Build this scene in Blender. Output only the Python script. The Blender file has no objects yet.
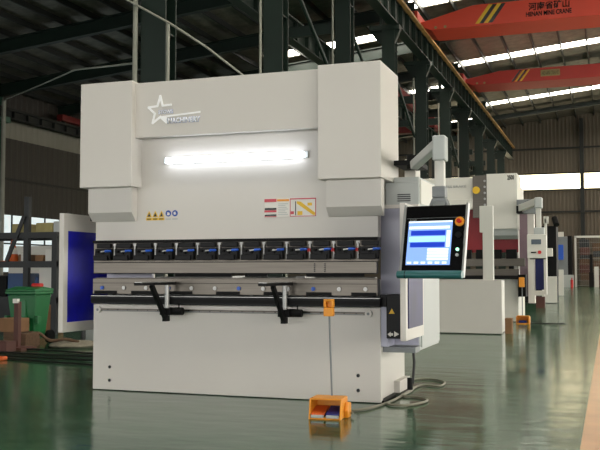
import bpy, bmesh, math, random
from mathutils import Vector, Matrix
random.seed(7)
C = bpy.context.scene.collection
PI = math.pi

# ------------------------------------------------------------------ materials
def lin(c):
    return tuple(((v/255)/12.92 if v/255 <= .04045 else ((v/255+.055)/1.055)**2.4) for v in c)

def mat(name, rgb, rough=.5, metal=0., var=.06, scale=3., bump=0., bscale=40., coat=0., emit=0., ecol=None, alpha=1., spec=.5, stretch=None):
    m = bpy.data.materials.new(name); m.use_nodes = True
    nt = m.node_tree; b = nt.nodes['Principled BSDF']
    c = lin(rgb)
    b.inputs['Roughness'].default_value = rough
    b.inputs['Metallic'].default_value = metal
    b.inputs['Specular IOR Level'].default_value = spec
    b.inputs['Coat Weight'].default_value = coat
    b.inputs['Coat Roughness'].default_value = .15
    tc = nt.nodes.new('ShaderNodeTexCoord')
    vec = tc.outputs['Object']
    if stretch:
        mp = nt.nodes.new('ShaderNodeMapping'); mp.inputs['Scale'].default_value = stretch
        nt.links.new(vec, mp.inputs['Vector']); vec = mp.outputs['Vector']
    n = nt.nodes.new('ShaderNodeTexNoise'); n.inputs['Scale'].default_value = scale; n.inputs['Detail'].default_value = 6
    nt.links.new(vec, n.inputs['Vector'])
    r = nt.nodes.new('ShaderNodeValToRGB')
    r.color_ramp.elements[0].position = .3; r.color_ramp.elements[1].position = .7
    r.color_ramp.elements[0].color = tuple(v*(1-var) for v in c)+(1,)
    r.color_ramp.elements[1].color = tuple(min(1, v*(1+var)) for v in c)+(1,)
    nt.links.new(n.outputs['Fac'], r.inputs['Fac'])
    nt.links.new(r.outputs['Color'], b.inputs['Base Color'])
    if emit:
        b.inputs['Emission Color'].default_value = (ecol and lin(ecol) or c)+(1,)
        b.inputs['Emission Strength'].default_value = emit
    if alpha < 1: b.inputs['Alpha'].default_value = alpha
    if bump:
        n2 = nt.nodes.new('ShaderNodeTexNoise'); n2.inputs['Scale'].default_value = bscale; n2.inputs['Detail'].default_value = 4
        nt.links.new(vec, n2.inputs['Vector'])
        bp = nt.nodes.new('ShaderNodeBump'); bp.inputs['Strength'].default_value = bump; bp.inputs['Distance'].default_value = .02
        nt.links.new(n2.outputs['Fac'], bp.inputs['Height']); nt.links.new(bp.outputs['Normal'], b.inputs['Normal'])
    return m

M = dict(
 white=mat('white_enamel', (208,203,196), .38, var=.015, scale=1.5),
 cream=mat('cream_enamel', (212,210,202), .45, var=.02, scale=1.5),
 lgrey=mat('light_grey_enamel', (176,180,178), .42, var=.02),
 grey=mat('grey_enamel', (120,124,126), .45, var=.03),
 lav=mat('lavender_sheet', (176,176,194), .35, var=.03),
 black=mat('black_steel', (16,16,18), .5, var=.2, scale=12, spec=.25),
 blackm=mat('matt_black', (12,12,13), .6, var=.2, scale=12, spec=.2),
 blackp=mat('gloss_black', (9,9,10), .25, var=.1, spec=.35),
 steel=mat('ground_steel', (98,93,86), .34, metal=.75, var=.1, scale=3, stretch=(1,4,25)),
 chrome=mat('bright_steel', (168,168,166), .4, metal=.6, var=.05),
 blue=mat('blue_plastic', (30,85,190), .35),
 guardd=mat('dark_blue_acrylic', (30,30,84), .4, var=.25, scale=4, spec=.25),
 guard=mat('blue_acrylic', (16,18,165), .42, var=.35, scale=4.5, spec=.25),
 red=mat('red_paint', (140,24,34), .45, var=.05),
 dullred=mat('dull_red_paint', (110,24,20), .6),
 redp=mat('red_plastic', (190,30,28), .4),
 orange=mat('orange_yellow_paint', (232,150,36), .45, var=.04),
 orangered=mat('orange_pedal', (205,92,30), .5),
 navy=mat('navy_pedal', (32,38,110), .5),
 teal=mat('teal_handle', (38,98,98), .35),
 yellow=mat('yellow_label', (226,182,40), .5, var=.03),
 pink=mat('pink_red_label', (196,70,82), .5, var=.03),
 labelw=mat('white_label', (225,222,215), .5, var=.03),
 labelblue=mat('blue_label', (36,74,160), .5, var=.03),
 green=mat('dark_green_paint', (11,31,22), .5, var=.15, scale=2),
 greenl=mat('green_grey_paint', (70,104,88), .5, var=.1, scale=2),
 bin=mat('green_plastic', (26,104,56), .42, var=.08, scale=4),
 crane=mat('orange_red_crane_paint', (214,66,40), .5, var=.06, scale=.6),
 cranedim=mat('dimmed_crane_paint', (176,46,36), .5, var=.06, scale=.6),  # same crane paint, weaker light on the far girder put into the colour
 rust=mat('rusty_yellow_rail', (150,112,55), .7, var=.3, scale=3),
 foil=mat('crinkled_insulation', (92,88,78), .45, metal=.35, var=.45, scale=2.2, bump=.7, bscale=7),
 purlin=mat('dark_purlin', (20,23,20), .6, var=.2),
 clad=mat('taupe_cladding', (92,82,68), .6, var=.05, scale=.4),
 cladl=mat('brown_cladding', (56,51,45), .6, var=.06, scale=.4),
 cladp=mat('pale_cladding', (140,136,124), .6, var=.06, scale=.4),
 pipe=mat('pale_pipe', (150,150,138), .45, var=.08),
 skyl=mat('translucent_roof_sheet', (250,248,235), .5, emit=8., ecol=(255,250,234)),
 winw=mat('warm_window_sheet', (250,240,205), .5, var=.12, scale=1.2, emit=2.4, ecol=(255,238,196), stretch=(3,1,.3)),
 sideglow=mat('side_glow_band', (245,248,255), .5, emit=3.2, ecol=(255,250,240)),
 winl=mat('frosted_window', (215,225,225), .3, var=.3, scale=.8, emit=.4, ecol=(215,228,230)),
 lamp=mat('led_strip_light', (255,255,255), .5, emit=3.6, ecol=(236,243,255)),
 rack=mat('dark_rack_paint', (40,42,44), .55, var=.15),
 card=mat('cardboard', (128,94,64), .8, var=.12, scale=5),
 cardy=mat('yellowish_carton', (156,146,96), .7, var=.15, scale=7),
 wood=mat('rough_wood', (92,68,48), .8, var=.25, scale=6, stretch=(1,6,6)),
 brown=mat('rust_brown_paint', (84,48,40), .6, var=.2),
 tan=mat('tan_floor_paint', (176,122,66), .35, var=.16, scale=3.5, coat=.3),
 cable=mat('grey_cable', (120,116,100), .5),
 cablek=mat('black_cable', (18,18,18), .5),
 bluebox=mat('blue_case', (38,72,120), .5, var=.1),
 cloth=mat('grey_sacking', (118,112,98), .9, var=.3, scale=9, bump=.6, bscale=14),
 purple=mat('mauve_guard', (128,108,118), .4, var=.08),
 led=mat('green_button_light', (150,240,190), .4, emit=1.2),
 s_bg=mat('screen_pale_blue', (120,155,225), .3, var=.02, emit=.42, ecol=(130,164,236)),
 s_w=mat('screen_white', (230,238,250), .3, var=.02, emit=.42, ecol=(228,238,252)),
 s_d=mat('screen_deep_blue', (30,60,170), .3, var=.02, emit=.4, ecol=(20,50,175)),
 s_c=mat('screen_cyan', (150,220,220), .3, var=.02, emit=.55, ecol=(150,225,222)),
 s_g=mat('screen_grey_small', (70,80,90), .3, emit=.1),
)

def floor_mat():
    m = bpy.data.materials.new('green_epoxy_floor'); m.use_nodes = True
    nt = m.node_tree; b = nt.nodes['Principled BSDF']; N = nt.nodes.new; Lk = nt.links.new
    tc = N('ShaderNodeTexCoord')
    mp = N('ShaderNodeMapping'); mp.inputs['Scale'].default_value = (.5,1.1,1); Lk(tc.outputs['Object'], mp.inputs['Vector'])
    n1 = N('ShaderNodeTexNoise'); n1.inputs['Scale'].default_value = 1.3; n1.inputs['Detail'].default_value = 8; n1.inputs['Roughness'].default_value = .65
    Lk(mp.outputs['Vector'], n1.inputs['Vector'])
    r = N('ShaderNodeValToRGB'); e = r.color_ramp.elements
    e[0].position = .32; e[0].color = lin((34,72,48))+(1,); e[1].position = .72; e[1].color = lin((68,102,76))+(1,)
    Lk(n1.outputs['Fac'], r.inputs['Fac'])
    mp2 = N('ShaderNodeMapping'); mp2.inputs['Rotation'].default_value = (0,0,.5); mp2.inputs['Scale'].default_value = (1,9,1); Lk(tc.outputs['Object'], mp2.inputs['Vector'])
    n2 = N('ShaderNodeTexNoise'); n2.inputs['Scale'].default_value = 1.6; n2.inputs['Detail'].default_value = 10; n2.inputs['Roughness'].default_value = .7
    Lk(mp2.outputs['Vector'], n2.inputs['Vector'])
    r2 = N('ShaderNodeValToRGB'); e = r2.color_ramp.elements
    e[0].position = .60; e[0].color = (0,0,0,1); e[1].position = .74; e[1].color = (1,1,1,1)
    Lk(n2.outputs['Fac'], r2.inputs['Fac'])
    mx = N('ShaderNodeMixRGB'); mx.inputs['Color2'].default_value = lin((116,126,108))+(1,)
    sc = N('ShaderNodeMath'); sc.operation = 'MULTIPLY'; sc.inputs[1].default_value = .5; Lk(r2.outputs['Color'], sc.inputs[0])
    Lk(sc.outputs[0], mx.inputs['Fac']); Lk(r.outputs['Color'], mx.inputs['Color1']); Lk(mx.outputs['Color'], b.inputs['Base Color'])
    rr = N('ShaderNodeMapRange'); rr.inputs['To Min'].default_value = .08; rr.inputs['To Max'].default_value = .22
    Lk(n1.outputs['Fac'], rr.inputs['Value']); Lk(rr.outputs['Result'], b.inputs['Roughness'])
    n3 = N('ShaderNodeTexNoise'); n3.inputs['Scale'].default_value = 3.0; n3.inputs['Detail'].default_value = 3
    mp3 = N('ShaderNodeMapping'); mp3.inputs['Scale'].default_value = (.7,1.6,1); Lk(tc.outputs['Object'], mp3.inputs['Vector']); Lk(mp3.outputs['Vector'], n3.inputs['Vector'])
    bp = N('ShaderNodeBump'); bp.inputs['Strength'].default_value = .22; bp.inputs['Distance'].default_value = .02
    Lk(n3.outputs['Fac'], bp.inputs['Height']); Lk(bp.outputs['Normal'], b.inputs['Normal'])
    b.inputs['Specular IOR Level'].default_value = .6
    return m

# ------------------------------------------------------------------ mesh builder
class MB:
    def __init__(s): s.bm = bmesh.new()
    def hull8(s, v):
        V = [s.bm.verts.new(p) for p in v]
        for f in ((0,3,2,1),(4,5,6,7),(0,1,5,4),(1,2,6,5),(2,3,7,6),(3,0,4,7)): s.bm.faces.new([V[i] for i in f])
        return s
    def box(s, x0,x1,y0,y1,z0,z1, m=None):
        v = [(x0,y0,z0),(x1,y0,z0),(x1,y1,z0),(x0,y1,z0),(x0,y0,z1),(x1,y0,z1),(x1,y1,z1),(x0,y1,z1)]
        if m is not None: v = [m @ Vector(p) for p in v]
        return s.hull8(v)
    def bar(s, p0, p1, w, h):
        p0 = Vector(p0); p1 = Vector(p1); d = p1-p0; L = d.length
        q = d.to_track_quat('X', 'Z').to_matrix().to_4x4(); q.translation = p0
        return s.box(0, L, -w/2, w/2, -h/2, h/2, q)
    def cyl(s, p0, p1, r, n=16, r2=None):
        p0 = Vector(p0); p1 = Vector(p1); r2 = r if r2 is None else r2
        q = (p1-p0).to_track_quat('Z', 'X').to_matrix()
        A = [s.bm.verts.new(p0+q@Vector((r*math.cos(2*PI*i/n), r*math.sin(2*PI*i/n), 0))) for i in range(n)]
        B = [s.bm.verts.new(p1+q@Vector((r2*math.cos(2*PI*i/n), r2*math.sin(2*PI*i/n), 0))) for i in range(n)]
        for i in range(n): s.bm.faces.new((A[i], A[(i+1)%n], B[(i+1)%n], B[i]))
        s.bm.faces.new(A[::-1]); s.bm.faces.new(B); return s
    def prism(s, poly, a, b, axis='y', m=None):
        def P(u, v, t):
            p = {'y': (u,t,v), 'x': (t,u,v), 'z': (u,v,t)}[axis]
            return m @ Vector(p) if m is not None else p
        A = [s.bm.verts.new(P(u,v,a)) for u,v in poly]; B = [s.bm.verts.new(P(u,v,b)) for u,v in poly]
        n = len(poly)
        s.bm.faces.new(A); s.bm.faces.new(B[::-1])
        for i in range(n): s.bm.faces.new((A[i], B[i], B[(i+1)%n], A[(i+1)%n]))
        return s
    def tube(s, pts, r, n=8):
        pts = [Vector(p) for p in pts]; rings = []
        for i, p in enumerate(pts):
            d = (pts[min(i+1,len(pts)-1)]-pts[max(i-1,0)]).normalized()
            q = d.to_track_quat('Z', 'X').to_matrix()
            up = Vector((0,0,1)) if abs(d.z) < .95 else Vector((1,0,0))
            a = d.cross(up).normalized(); b = d.cross(a)
            rings.append([s.bm.verts.new(p+a*r*math.cos(2*PI*k/n)+b*r*math.sin(2*PI*k/n)) for k in range(n)])
        for A, B in zip(rings, rings[1:]):
            for k in range(n): s.bm.faces.new((A[k], A[(k+1)%n], B[(k+1)%n], B[k]))
        s.bm.faces.new(rings[0]); s.bm.faces.new(rings[-1][::-1]); return s
    def sphere(s, c, r, sz=1.):
        bmesh.ops.create_uvsphere(s.bm, u_segments=16, v_segments=10, radius=r, matrix=Matrix.Translation(c) @ Matrix.Diagonal((1,1,sz,1))); return s
    def build(s, name, m, parent=None, bevel=0., smooth=False, loc=None):
        bmesh.ops.recalc_face_normals(s.bm, faces=s.bm.faces)
        off = Vector((0,0,0))
        if parent is not None:
            r = parent
            while r.parent: r = r.parent
            off = Vector(r.location)
        elif loc is not None: off = Vector(loc)
        else:
            zs = [v.co for v in s.bm.verts]
            off = Vector(((min(v.x for v in zs)+max(v.x for v in zs))/2, (min(v.y for v in zs)+max(v.y for v in zs))/2, min(v.z for v in zs)))
        bmesh.ops.translate(s.bm, verts=s.bm.verts, vec=-off)
        me = bpy.data.meshes.new(name); s.bm.to_mesh(me); s.bm.free()
        me.materials.append(M[m] if isinstance(m, str) else m)
        if smooth:
            for p in me.polygons: p.use_smooth = True
            try: me.set_sharp_from_angle(angle=math.radians(40))
            except Exception: pass
        o = bpy.data.objects.new(name, me); C.objects.link(o)
        if parent is not None: o.parent = parent
        else: o.location = off
        if bevel:
            md = o.modifiers.new('bevel', 'BEVEL'); md.width = bevel; md.segments = 2; md.limit_method = 'ANGLE'
        return o

def tag(o, label=None, cat=None, group=None, kind=None):
    if label: o['label'] = label
    if cat: o['category'] = cat
    if group: o['group'] = group
    if kind: o['kind'] = kind
    return o
def thing(name, label, cat, loc, group=None):
    o = bpy.data.objects.new(name, None); C.objects.link(o); o.location = loc; o.empty_display_size = .1
    return tag(o, label, cat, group)
def struct(o): o['kind'] = 'structure'; return o
def box(name, m, parent, *a, bevel=0., **k): return MB().box(*a).build(name, m, parent, bevel=bevel, **k)
def copy_tree(o, parent=None):
    c = o.copy(); C.objects.link(c)
    if parent: c.parent = parent
    for ch in list(o.children): copy_tree(ch, c)
    return c
def text(name, s, width, height, origin, m, parent, M3=None, thick=.0015, bold=0.):
    """lettering standing in the XZ plane, facing -Y, lower left corner at origin"""
    cu = bpy.data.curves.new(name, 'FONT'); cu.body = s; cu.size = 1; cu.offset = bold; cu.resolution_u = 3
    t = bpy.data.objects.new(name, cu); C.objects.link(t)
    bpy.context.view_layer.update()
    me = bpy.data.meshes.new_from_object(t); bpy.data.objects.remove(t)
    bm = bmesh.new(); bm.from_mesh(me)
    xs = [v.co.x for v in bm.verts]; ys = [v.co.y for v in bm.verts]
    x0, x1, y0, y1 = min(xs), max(xs), min(ys), max(ys)
    r = bmesh.ops.extrude_face_region(bm, geom=bm.faces[:])
    bmesh.ops.translate(bm, verts=[g for g in r['geom'] if isinstance(g, bmesh.types.BMVert)], vec=(0,0,1))
    rot = M3 if M3 is not None else Matrix.Identity(3)
    for v in bm.verts:
        p = Vector(((v.co.x-x0)/(x1-x0)*width, -v.co.z*thick, (v.co.y-y0)/(y1-y0)*height))
        v.co = rot @ p + Vector(origin)
    b = MB(); b.bm.free(); b.bm = bm
    return b.build(name, m, parent)

# ================================================================== SETTING
XL, XR, YF, YB = -31., 14., -12., 75.
def roofz(x): return 14.0+.098*x
f = struct(MB().box(XL, XR, YF, YB, -.3, 0).build('floor', floor_mat()))
# thin painted aisle line
struct(MB().box(-.19, -.055, -5, 66, .0, .002).build('trim_1', 'tan'))
# roof sheets, with holes where the translucent strips lie
strips = {'R': [3.5, 15.5, 27.5, 39.4, 51.8, 64.9], 'L': [43.3, 57., 70.]}
SP = dict(R=(-8.4, XR-.5), L=(-17., -9.6))
def slab(mb, x0, x1, y0, y1, dz0=0., dz1=.12):
    v = []
    for dz in (dz0, dz1):
        for x, y in ((x0,y0),(x1,y0),(x1,y1),(x0,y1)): v.append((x, y, roofz(x)+dz))
    mb.hull8(v)
rb = MB()
for key, (xa, xb) in (('L', (XL, -9.)), ('R', (-9., XR))):
    y = YF; s0, s1 = SP[key]
    for c in strips[key]:
        slab(rb, xa, xb, y, c-.62, .1, .22)
        slab(rb, xa, s0, c-.62, c+.62, .1, .22); slab(rb, s1, xb, c-.62, c+.62, .1, .22)
        y = c+.62
    slab(rb, xa, xb, y, YB, .1, .22)
ceil = struct(rb.build('ceiling', 'foil', loc=(0,0,0)))
x = XL+.6
while x < XR:
    MB().box(x-.04, x+.04, YF, YB, roofz(x)-.14, roofz(x)+.1).build('purlin', 'purlin', ceil); x += 1.4
k = 1
for key in 'RL':
    for c in strips[key]:
        mb = MB(); slab(mb, SP[key][0], SP[key][1], c-.62, c+.62, .14, .2)
        struct(mb.build('window_%d' % k, 'skyl')); k += 1
def corrug(name, m, axis, a0, a1, at, z0, z1, side, pitch=.30, d=.022, zf=None):
    poly = []; t = a0
    while t < a1-1e-6:
        for u, v in ((0,0),(.45,0),(.58,1),(.87,1)):
            tt = t+u*pitch
            if tt <= a1: poly.append((tt, at+side*v*d))
        t += pitch
    poly.append((a1, at))
    mb = MB(); bm = mb.bm; pr = None
    for (u, v) in poly:
        zt = zf(u) if zf else z1
        p = (u, v) if axis == 'x' else (v, u)
        A = bm.verts.new((p[0], p[1], z0)); B = bm.verts.new((p[0], p[1], zt))
        if pr: bm.faces.new((pr[0], A, B, pr[1]))
        pr = (A, B)
    o = mb.build(name, m)
    md = o.modifiers.new('solid', 'SOLIDIFY'); md.thickness = .02
    return struct(o)
# back wall: masonry-height band, cladding, translucent strip at 7.85..9.15
wb = corrug('wall_back', 'clad', 'x', XL, XR, YB-.05, 3.9, 7.85, -1)
o = corrug('wall_back_upper', 'clad', 'x', XL, XR, YB-.05, 9.15, 0, -1, zf=lambda x: roofz(x)+.1); o.name = 'wall_back.001'
struct(MB().box(XL, XR, YB-.12, YB-.05, 7.85, 9.15).build('window_%d' % k, 'winw')); k += 1
struct(MB().box(XL, XR, YB-.2, YB, 0, 3.9).build('wall_back', 'clad'))
b = MB()
for z in (6.0, 7.8, 9.15, 11.2): b.box(XL, XR, YB-.28, YB-.14, z-.06, z+.06)
struct(b.build('trim_2', 'purlin'))
for xx in (-14, -2., 4., 10.):
    tag(MB().box(xx-.15, xx+.15, YB-.6, YB-.3, 0, roofz(xx)-.3).build('wall_post', 'purlin'),
        {-14:'dark steel wall post on the far end wall beyond the column row', -2.:'thin dark steel post dividing the cladding of the far end wall above the fenced area',
         4.:'dark steel wall post on far end wall, second right of aisle', 10.:'dark steel wall post on far end wall, nearest right wall'}[xx], 'post', 'end wall posts')
# left wall
corrug('wall_left', 'cladl', 'y', YF, YB, XL+.05, 4.2, 8.4, 1, pitch=.5, d=.04)
o = corrug('wall_left', 'cladp', 'y', YF, YB, XL+.05, 8.4, 9.4, 1, pitch=.5, d=.04)
corrug('wall_left', 'cladl', 'y', YF, YB, XL+.05, 9.4, 11.4, 1, pitch=.5, d=.04)
struct(MB().box(XL, XL+.2, YF, YB, 0, 1.1).build('wall_left', 'cladl'))
struct(MB().box(XL+.05, XL+.1, YF, YB, 1.1, 4.2).build('window_%d' % k, 'winl')); wl = k; k += 1
b = MB()
y = YF
while y < YB: b.box(XL+.1, XL+.16, y-.04, y+.04, 1.1, 4.2); y += 1.5
b.box(XL+.1, XL+.16, YF, YB, 2.6, 2.68); b.box(XL+.12, XL+.2, YF, YB, 6.1, 6.22)
struct(b.build('trim_3', 'purlin'))
# right wall, out of view, with a glowing band added to light the hall
struct(MB().box(XR-.2, XR, YF, YB, 0, 1.2).build('wall_right', 'clad'))
struct(MB().box(XR-.2, XR, YF, YB, 4.6, 15.4).build('wall_right', 'clad'))
struct(MB().box(XR-.1, XR-.05, YF, YB, 1.2, 4.6).build('window_%d' % k, 'sideglow')); k += 1  # added light source, out of view, numbered along with the windows

struct(MB().box(XL, XR, YF-.2, YF, 4.8, 15.4).build('wall_front_light_block', 'cladl'))  # unseen upper front wall, added to keep incoming light off the roof
# roof beams (rafters) at every bay
ords = ['first','second','third','fourth','fifth','sixth','seventh','eighth','ninth','tenth','eleventh']
COLY = [14.25+6.03*i for i in range(10)]
def rafter(y, x0, x1, dp, label):
    mb = MB()
    for (w, d0, d1) in ((.02, -dp, -.15), (.3, -.19, -.14), (.3, -dp, -dp+.05)):
        mb.hull8([(x0,y-w/2,roofz(x0)+d0),(x1,y-w/2,roofz(x1)+d0),(x1,y+w/2,roofz(x1)+d0),(x0,y+w/2,roofz(x0)+d0),
                  (x0,y-w/2,roofz(x0)+d1),(x1,y-w/2,roofz(x1)+d1),(x1,y+w/2,roofz(x1)+d1),(x0,y+w/2,roofz(x0)+d1)])
    tag(mb.build('roof_beam', 'green'), label, 'roof beam', 'sloping roof beams')
for i, y in enumerate([2.2, 8.2]+COLY):
    rafter(y, XL+.3, -8., .75, 'dark green sloping roof beam of the left bay, %s counted from the front' % (ords+['twelfth'])[i])
for i, y in enumerate([8.2, 20.28, 32.34, 44.4, 56.46, 68.52]):
    rafter(y, -8., XR-.3, .5, 'dark green sloping roof beam of the right bay, %s counted from the front' % ords[i])

# columns along X=-7.8
def hcol(x, y, z1, w=.6, d=.5, m='green'):
    mb = MB()
    mb.box(x-w/2, x+w/2, y-d/2, y-d/2+.03, .03, z1).box(x-w/2, x+w/2, y+d/2-.03, y+d/2, .03, z1).box(x-.015, x+.015, y-d/2+.03, y+d/2-.03, .03, z1)
    for z in (3.2, 5.4, 7.4, 9.4): mb.box(x-w/2+.02, x+w/2-.02, y-d/2+.03, y+d/2-.03, z-.015, z+.015)
    return mb
where = ['rising behind the left half of the white press brake', 'rising behind the middle of the white press brake', 'rising behind the right part of the white press brake',
 'just right of the press brake top corner, mostly hidden', 'behind the operator panel swing arm', 'right of the swing arm elbow', 'sixth bay down the hall behind the second press brake',
 'seventh bay down the hall', 'eighth bay down the hall', 'last before the end wall']
for i, y in enumerate(COLY):
    t = thing('steel_column', 'dark green H section steel column, %s of the row from the camera, %s' % (ords[i], where[i]), 'column', (-7.8, y, 0), 'row of crane columns')
    hcol(-7.72, y, 10.35, .5, .42).build('shaft', 'green', t)
    box('base_plate', 'green', t, -8.0, -7.44, y-.25, y+.25, 0, .03)
    mb = MB().box(-8.45, -7.3, y-.22, y+.22, 10.2, 10.38)
    mb.prism([(-8.45,10.2),(-8.1,9.7),(-7.5,9.7),(-7.3,10.2)], y-.1, y+.1)
    mb.build('bracket', 'green', t)
    MB().box(-8.05, -7.95, y-.2, y+.2, 10.4, roofz(-8)-.75).build('upper_post', 'green', t)
# pale pipes clipped beside columns
for i, xx in ((0,-8.04),(1,-8.02),(2,-8.02),(4,-8.02),(5,-8.02),(6,-8.02)):
    y = COLY[i]-.29
    tag(MB().cyl((xx, y, 0), (xx, y, 9.6), .035 if i else .045, 10).build('conduit_pipe', 'pipe', smooth=True), 'thin pale pipe running up the left edge of the %s column from the camera' % ords[i], 'pipe', 'pipes on the columns')
tag(MB().cyl((-7.36, COLY[0]-.32, 0), (-7.36, COLY[0]-.32, 5.5), .03, 10).build('conduit_pipe', 'pipe', smooth=True), 'thin pale pipe on the right edge of the first column', 'pipe', 'pipes on the columns')
tag(MB().tube([(-9.0,13.8,6.6),(-8.28,13.85,6.06),(-7.3,13.9,5.48),(-6.6,13.95,5.0),(-5.6,14,4.2),(-5.0,14,.05)], .02).build('sloping_wire', 'pipe', smooth=True),
    'grey wire sloping down rightwards across the first column', 'wire')
tag(MB().tube([(-29.6,37.9,9.9),(-24.,31.,8.4),(-17.,24.,7.2),(-12.,18.,5.9),(-8.1,14.,4.85)], .02, 6).build('hanging_wire', 'pipe', smooth=True),
    'thin pale wire hanging from the left wall to the first column', 'wire')
# bracing rods between the columns
for i, j, lab in ((1,2,'second and third'),(2,3,'third and fourth'),(3,4,'fourth and fifth'),(5,6,'sixth and seventh')):
    tag(MB().cyl((-8.0, COLY[i]+.24, 9.9), (-8.0, COLY[j]-.24, 7.0), .06, 8).build('brace_rod', 'green'), 'thin diagonal bracing rod between the %s columns' % lab, 'brace', 'diagonal braces between columns')
# crane runway beams
def runway(name, x, z0, z1, y0, y1, label, railm='rust', fl=.4, gm='green'):
    t = thing(name, label, 'crane beam', (x, y0, z0))
    mb = MB().box(x-.012, x+.012, y0, y1, z0, z1-.1).box(x-fl/2, x+fl/2, y0, y1, z0, z0+.04).box(x-fl/2, x+fl/2, y0, y1, z1-.14, z1-.1)
    y = y0+.5
    while y < y1: mb.box(x-fl/2+.03, x+fl/2-.03, y-.01, y+.01, z0+.04, z1-.14); y += 1.2
    mb.build('girder', gm, t)
    MB().box(x-.06, x+.06, y0, y1, z1-.1, z1+.02).build('rail', railm, t)
    return t
rw = runway('crane_runway', -7.55, 10.38, 11.5, 5, 74.5, 'long dark green crane runway beam with rusty yellow rail on the column row')
MB().box(-7.40, -7.24, 5, 74.5, 11.30, 11.40).build('conductor_bar', 'rust', rw)
runway('crane_runway', -10.1, 8.9, 9.75, 14.5, 74, 'lower dark green runway beam standing off the left side of the column row', 'purlin', .36)
for i, y in enumerate(COLY):
    tag(MB().box(-10.3,-8.1,y-.08,y+.08,8.55,8.88).build('bracket_arm','green'),'dark green arm from the %s column carrying the lower runway beam'%ords[i],'bracket','arms under the lower runway beam')
runway('crane_runway', -29.9, 9.2, 9.75, 5, 74, 'dark runway beam along the left wall over the pale cladding band', 'purlin', .4, gm='purlin')
for y in (32.3, 38.4):
    nmw = {32.3:'nearer', 38.4:'farther'}[y]
    t = thing('wall_column', 'green steel column against the left wall, the %s of two' % nmw, 'column', (-30.4, y, 0), 'columns on the left wall')
    hcol(-30.4, y, 10.6, .5, .5, 'green').build('shaft', 'greenl', t)
    box('bracket', 'greenl', t, -30.1, -29.6, y-.2, y+.2, 8.9, 9.2)
tag(MB().cyl((-29.5, 37.9, 0), (-29.5, 37.9, 10.0), .11, 10).build('downpipe', 'pipe', smooth=True), 'pale vertical pipe beside the left wall at the picture edge', 'pipe')

# ------------------------------------------------------------------ overhead cranes
def crane(y0, y1, zb, zt, m, label, xknee):
    t = thing('overhead_crane', label, 'crane', (-7.4, (y0+y1)/2, zb))
    mb = MB(); x1 = 13.6
    mb.prism([(-6.95,zb),(x1,zb),(x1,zt+.02),(xknee,zt),(-7.45,zb+.34),(-7.45,zb+.18)], y0, y1)
    mb.build('girder', m, t, bevel=.01)
    e = MB().box(-7.72, -7.38, y0-.7, y1+.7, 11.6, 11.95); e.build('end_truck', m, t, bevel=.02)
    for yy in (y0-.4, y1+.4): MB().cyl((-7.63, yy, 11.67), (-7.47, yy, 11.67), .15, 20).build('wheel', 'blackm', t)
    MB().box(-7.62, -7.48, y0-.95, y0-.7, 11.7, 11.85).build('buffer', 'blackp', t)
    for xx in (-6.75, -6.35):
        MB().cyl((xx, y0-.01, zb+.09), (xx, y0+.02, zb+.09), .06, 16).build('port_cap', 'cardy', t)
    return t
c1 = crane(36.6, 38.5, 11.27, 12.16, 'crane', 'bright orange red overhead crane girder with yellow and black stripes, nearest the camera', -5.2)
def slant(x, w, m, y, zb, zt, t, lean=.5):
    MB().prism([(x,zb),(x+w,zb),(x+w+lean,zt),(x+lean,zt)], y-.006, y+.002).build('stripe', m, t)
for xx, m in ((-5.1,'yellow'),(-4.93,'blackp'),(-4.74,'yellow'),(-4.57,'blackp')): slant(xx, .17, m, 36.6, 11.36, 12.12, c1, .55)
text('lettering', 'HENAN MINE CRANE', 1.78, .2, (-3.05,36.59,11.45), 'blackp', c1, thick=.006, bold=.03)
text('lettering', '\u6cb3\u5357\u7701\u77ff\u5c71', 1.6, .33, (-2.95,36.59,11.69), 'blackp', c1, thick=.006, bold=.02)
c2 = crane(48.9, 51.0, 11.4, 12.1, 'cranedim', 'dimmed red overhead crane girder behind the bright one, with a small yellowish plate', -5.5)
for xx, m in ((-4.9,'blackp'),(-4.72,'yellow'),(-4.6,'blackp'),(-4.45,'yellow')): slant(xx, .1, m, 48.9, 11.45, 12.05, c2, .45)
box('name_plate', 'cardy', c2, -3.35, -2.35, 48.88, 48.9, 11.62, 11.97)
text('lettering', 'HENAN CRANE', .86, .2, (-3.28,48.88,11.69), 'brown', c2, thick=.01)
# left bay cranes, low, dark red
for yc, lab in ((45.8,'dark red crane of the left bay beside the press brake top right corner'),(55.5,'dark red crane of the left bay, the farther one seen between columns')):
    t = thing('bay_crane', lab, 'crane', (-10.1, yc, 9.75))
    MB().box(-10.3, -9.9, yc-2.4, yc+2.4, 9.9, 10.5).build('end_truck', 'dullred', t, bevel=.02)
    MB().box(-30.1, -29.7, yc-2.4, yc+2.4, 9.85, 10.2).build('end_truck', 'dullred', t, bevel=.02)
    MB().box(-29.7, -10.3, yc-.35, yc+.35, 9.95, 10.7).build('girder', 'dullred', t, bevel=.01)
    for yy in (yc-2., yc+2.):
        for xx in (-10.1, -29.9): MB().cyl((xx-.07,yy,9.92),(xx+.07,yy,9.92),.15,16).build('wheel','blackm',t)

# ================================================================== MAIN PRESS BRAKE
pb = thing('press_brake', 'large white press brake with star logo, strip light and row of black tool clamps', 'press brake', (-3.115, 7.6, 0))
X0, X1 = -4.461, -1.77
box('front_panel', 'white', pb, X0, X1, 7.046, 7.12, .006, .775, bevel=.004)
for s, xa in (('l', X0+.1), ('r', X1-.2)):
    box('foot', 'blackm', pb, xa-.06, xa+.22, 7.08, 7.5, 0, .02)
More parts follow.
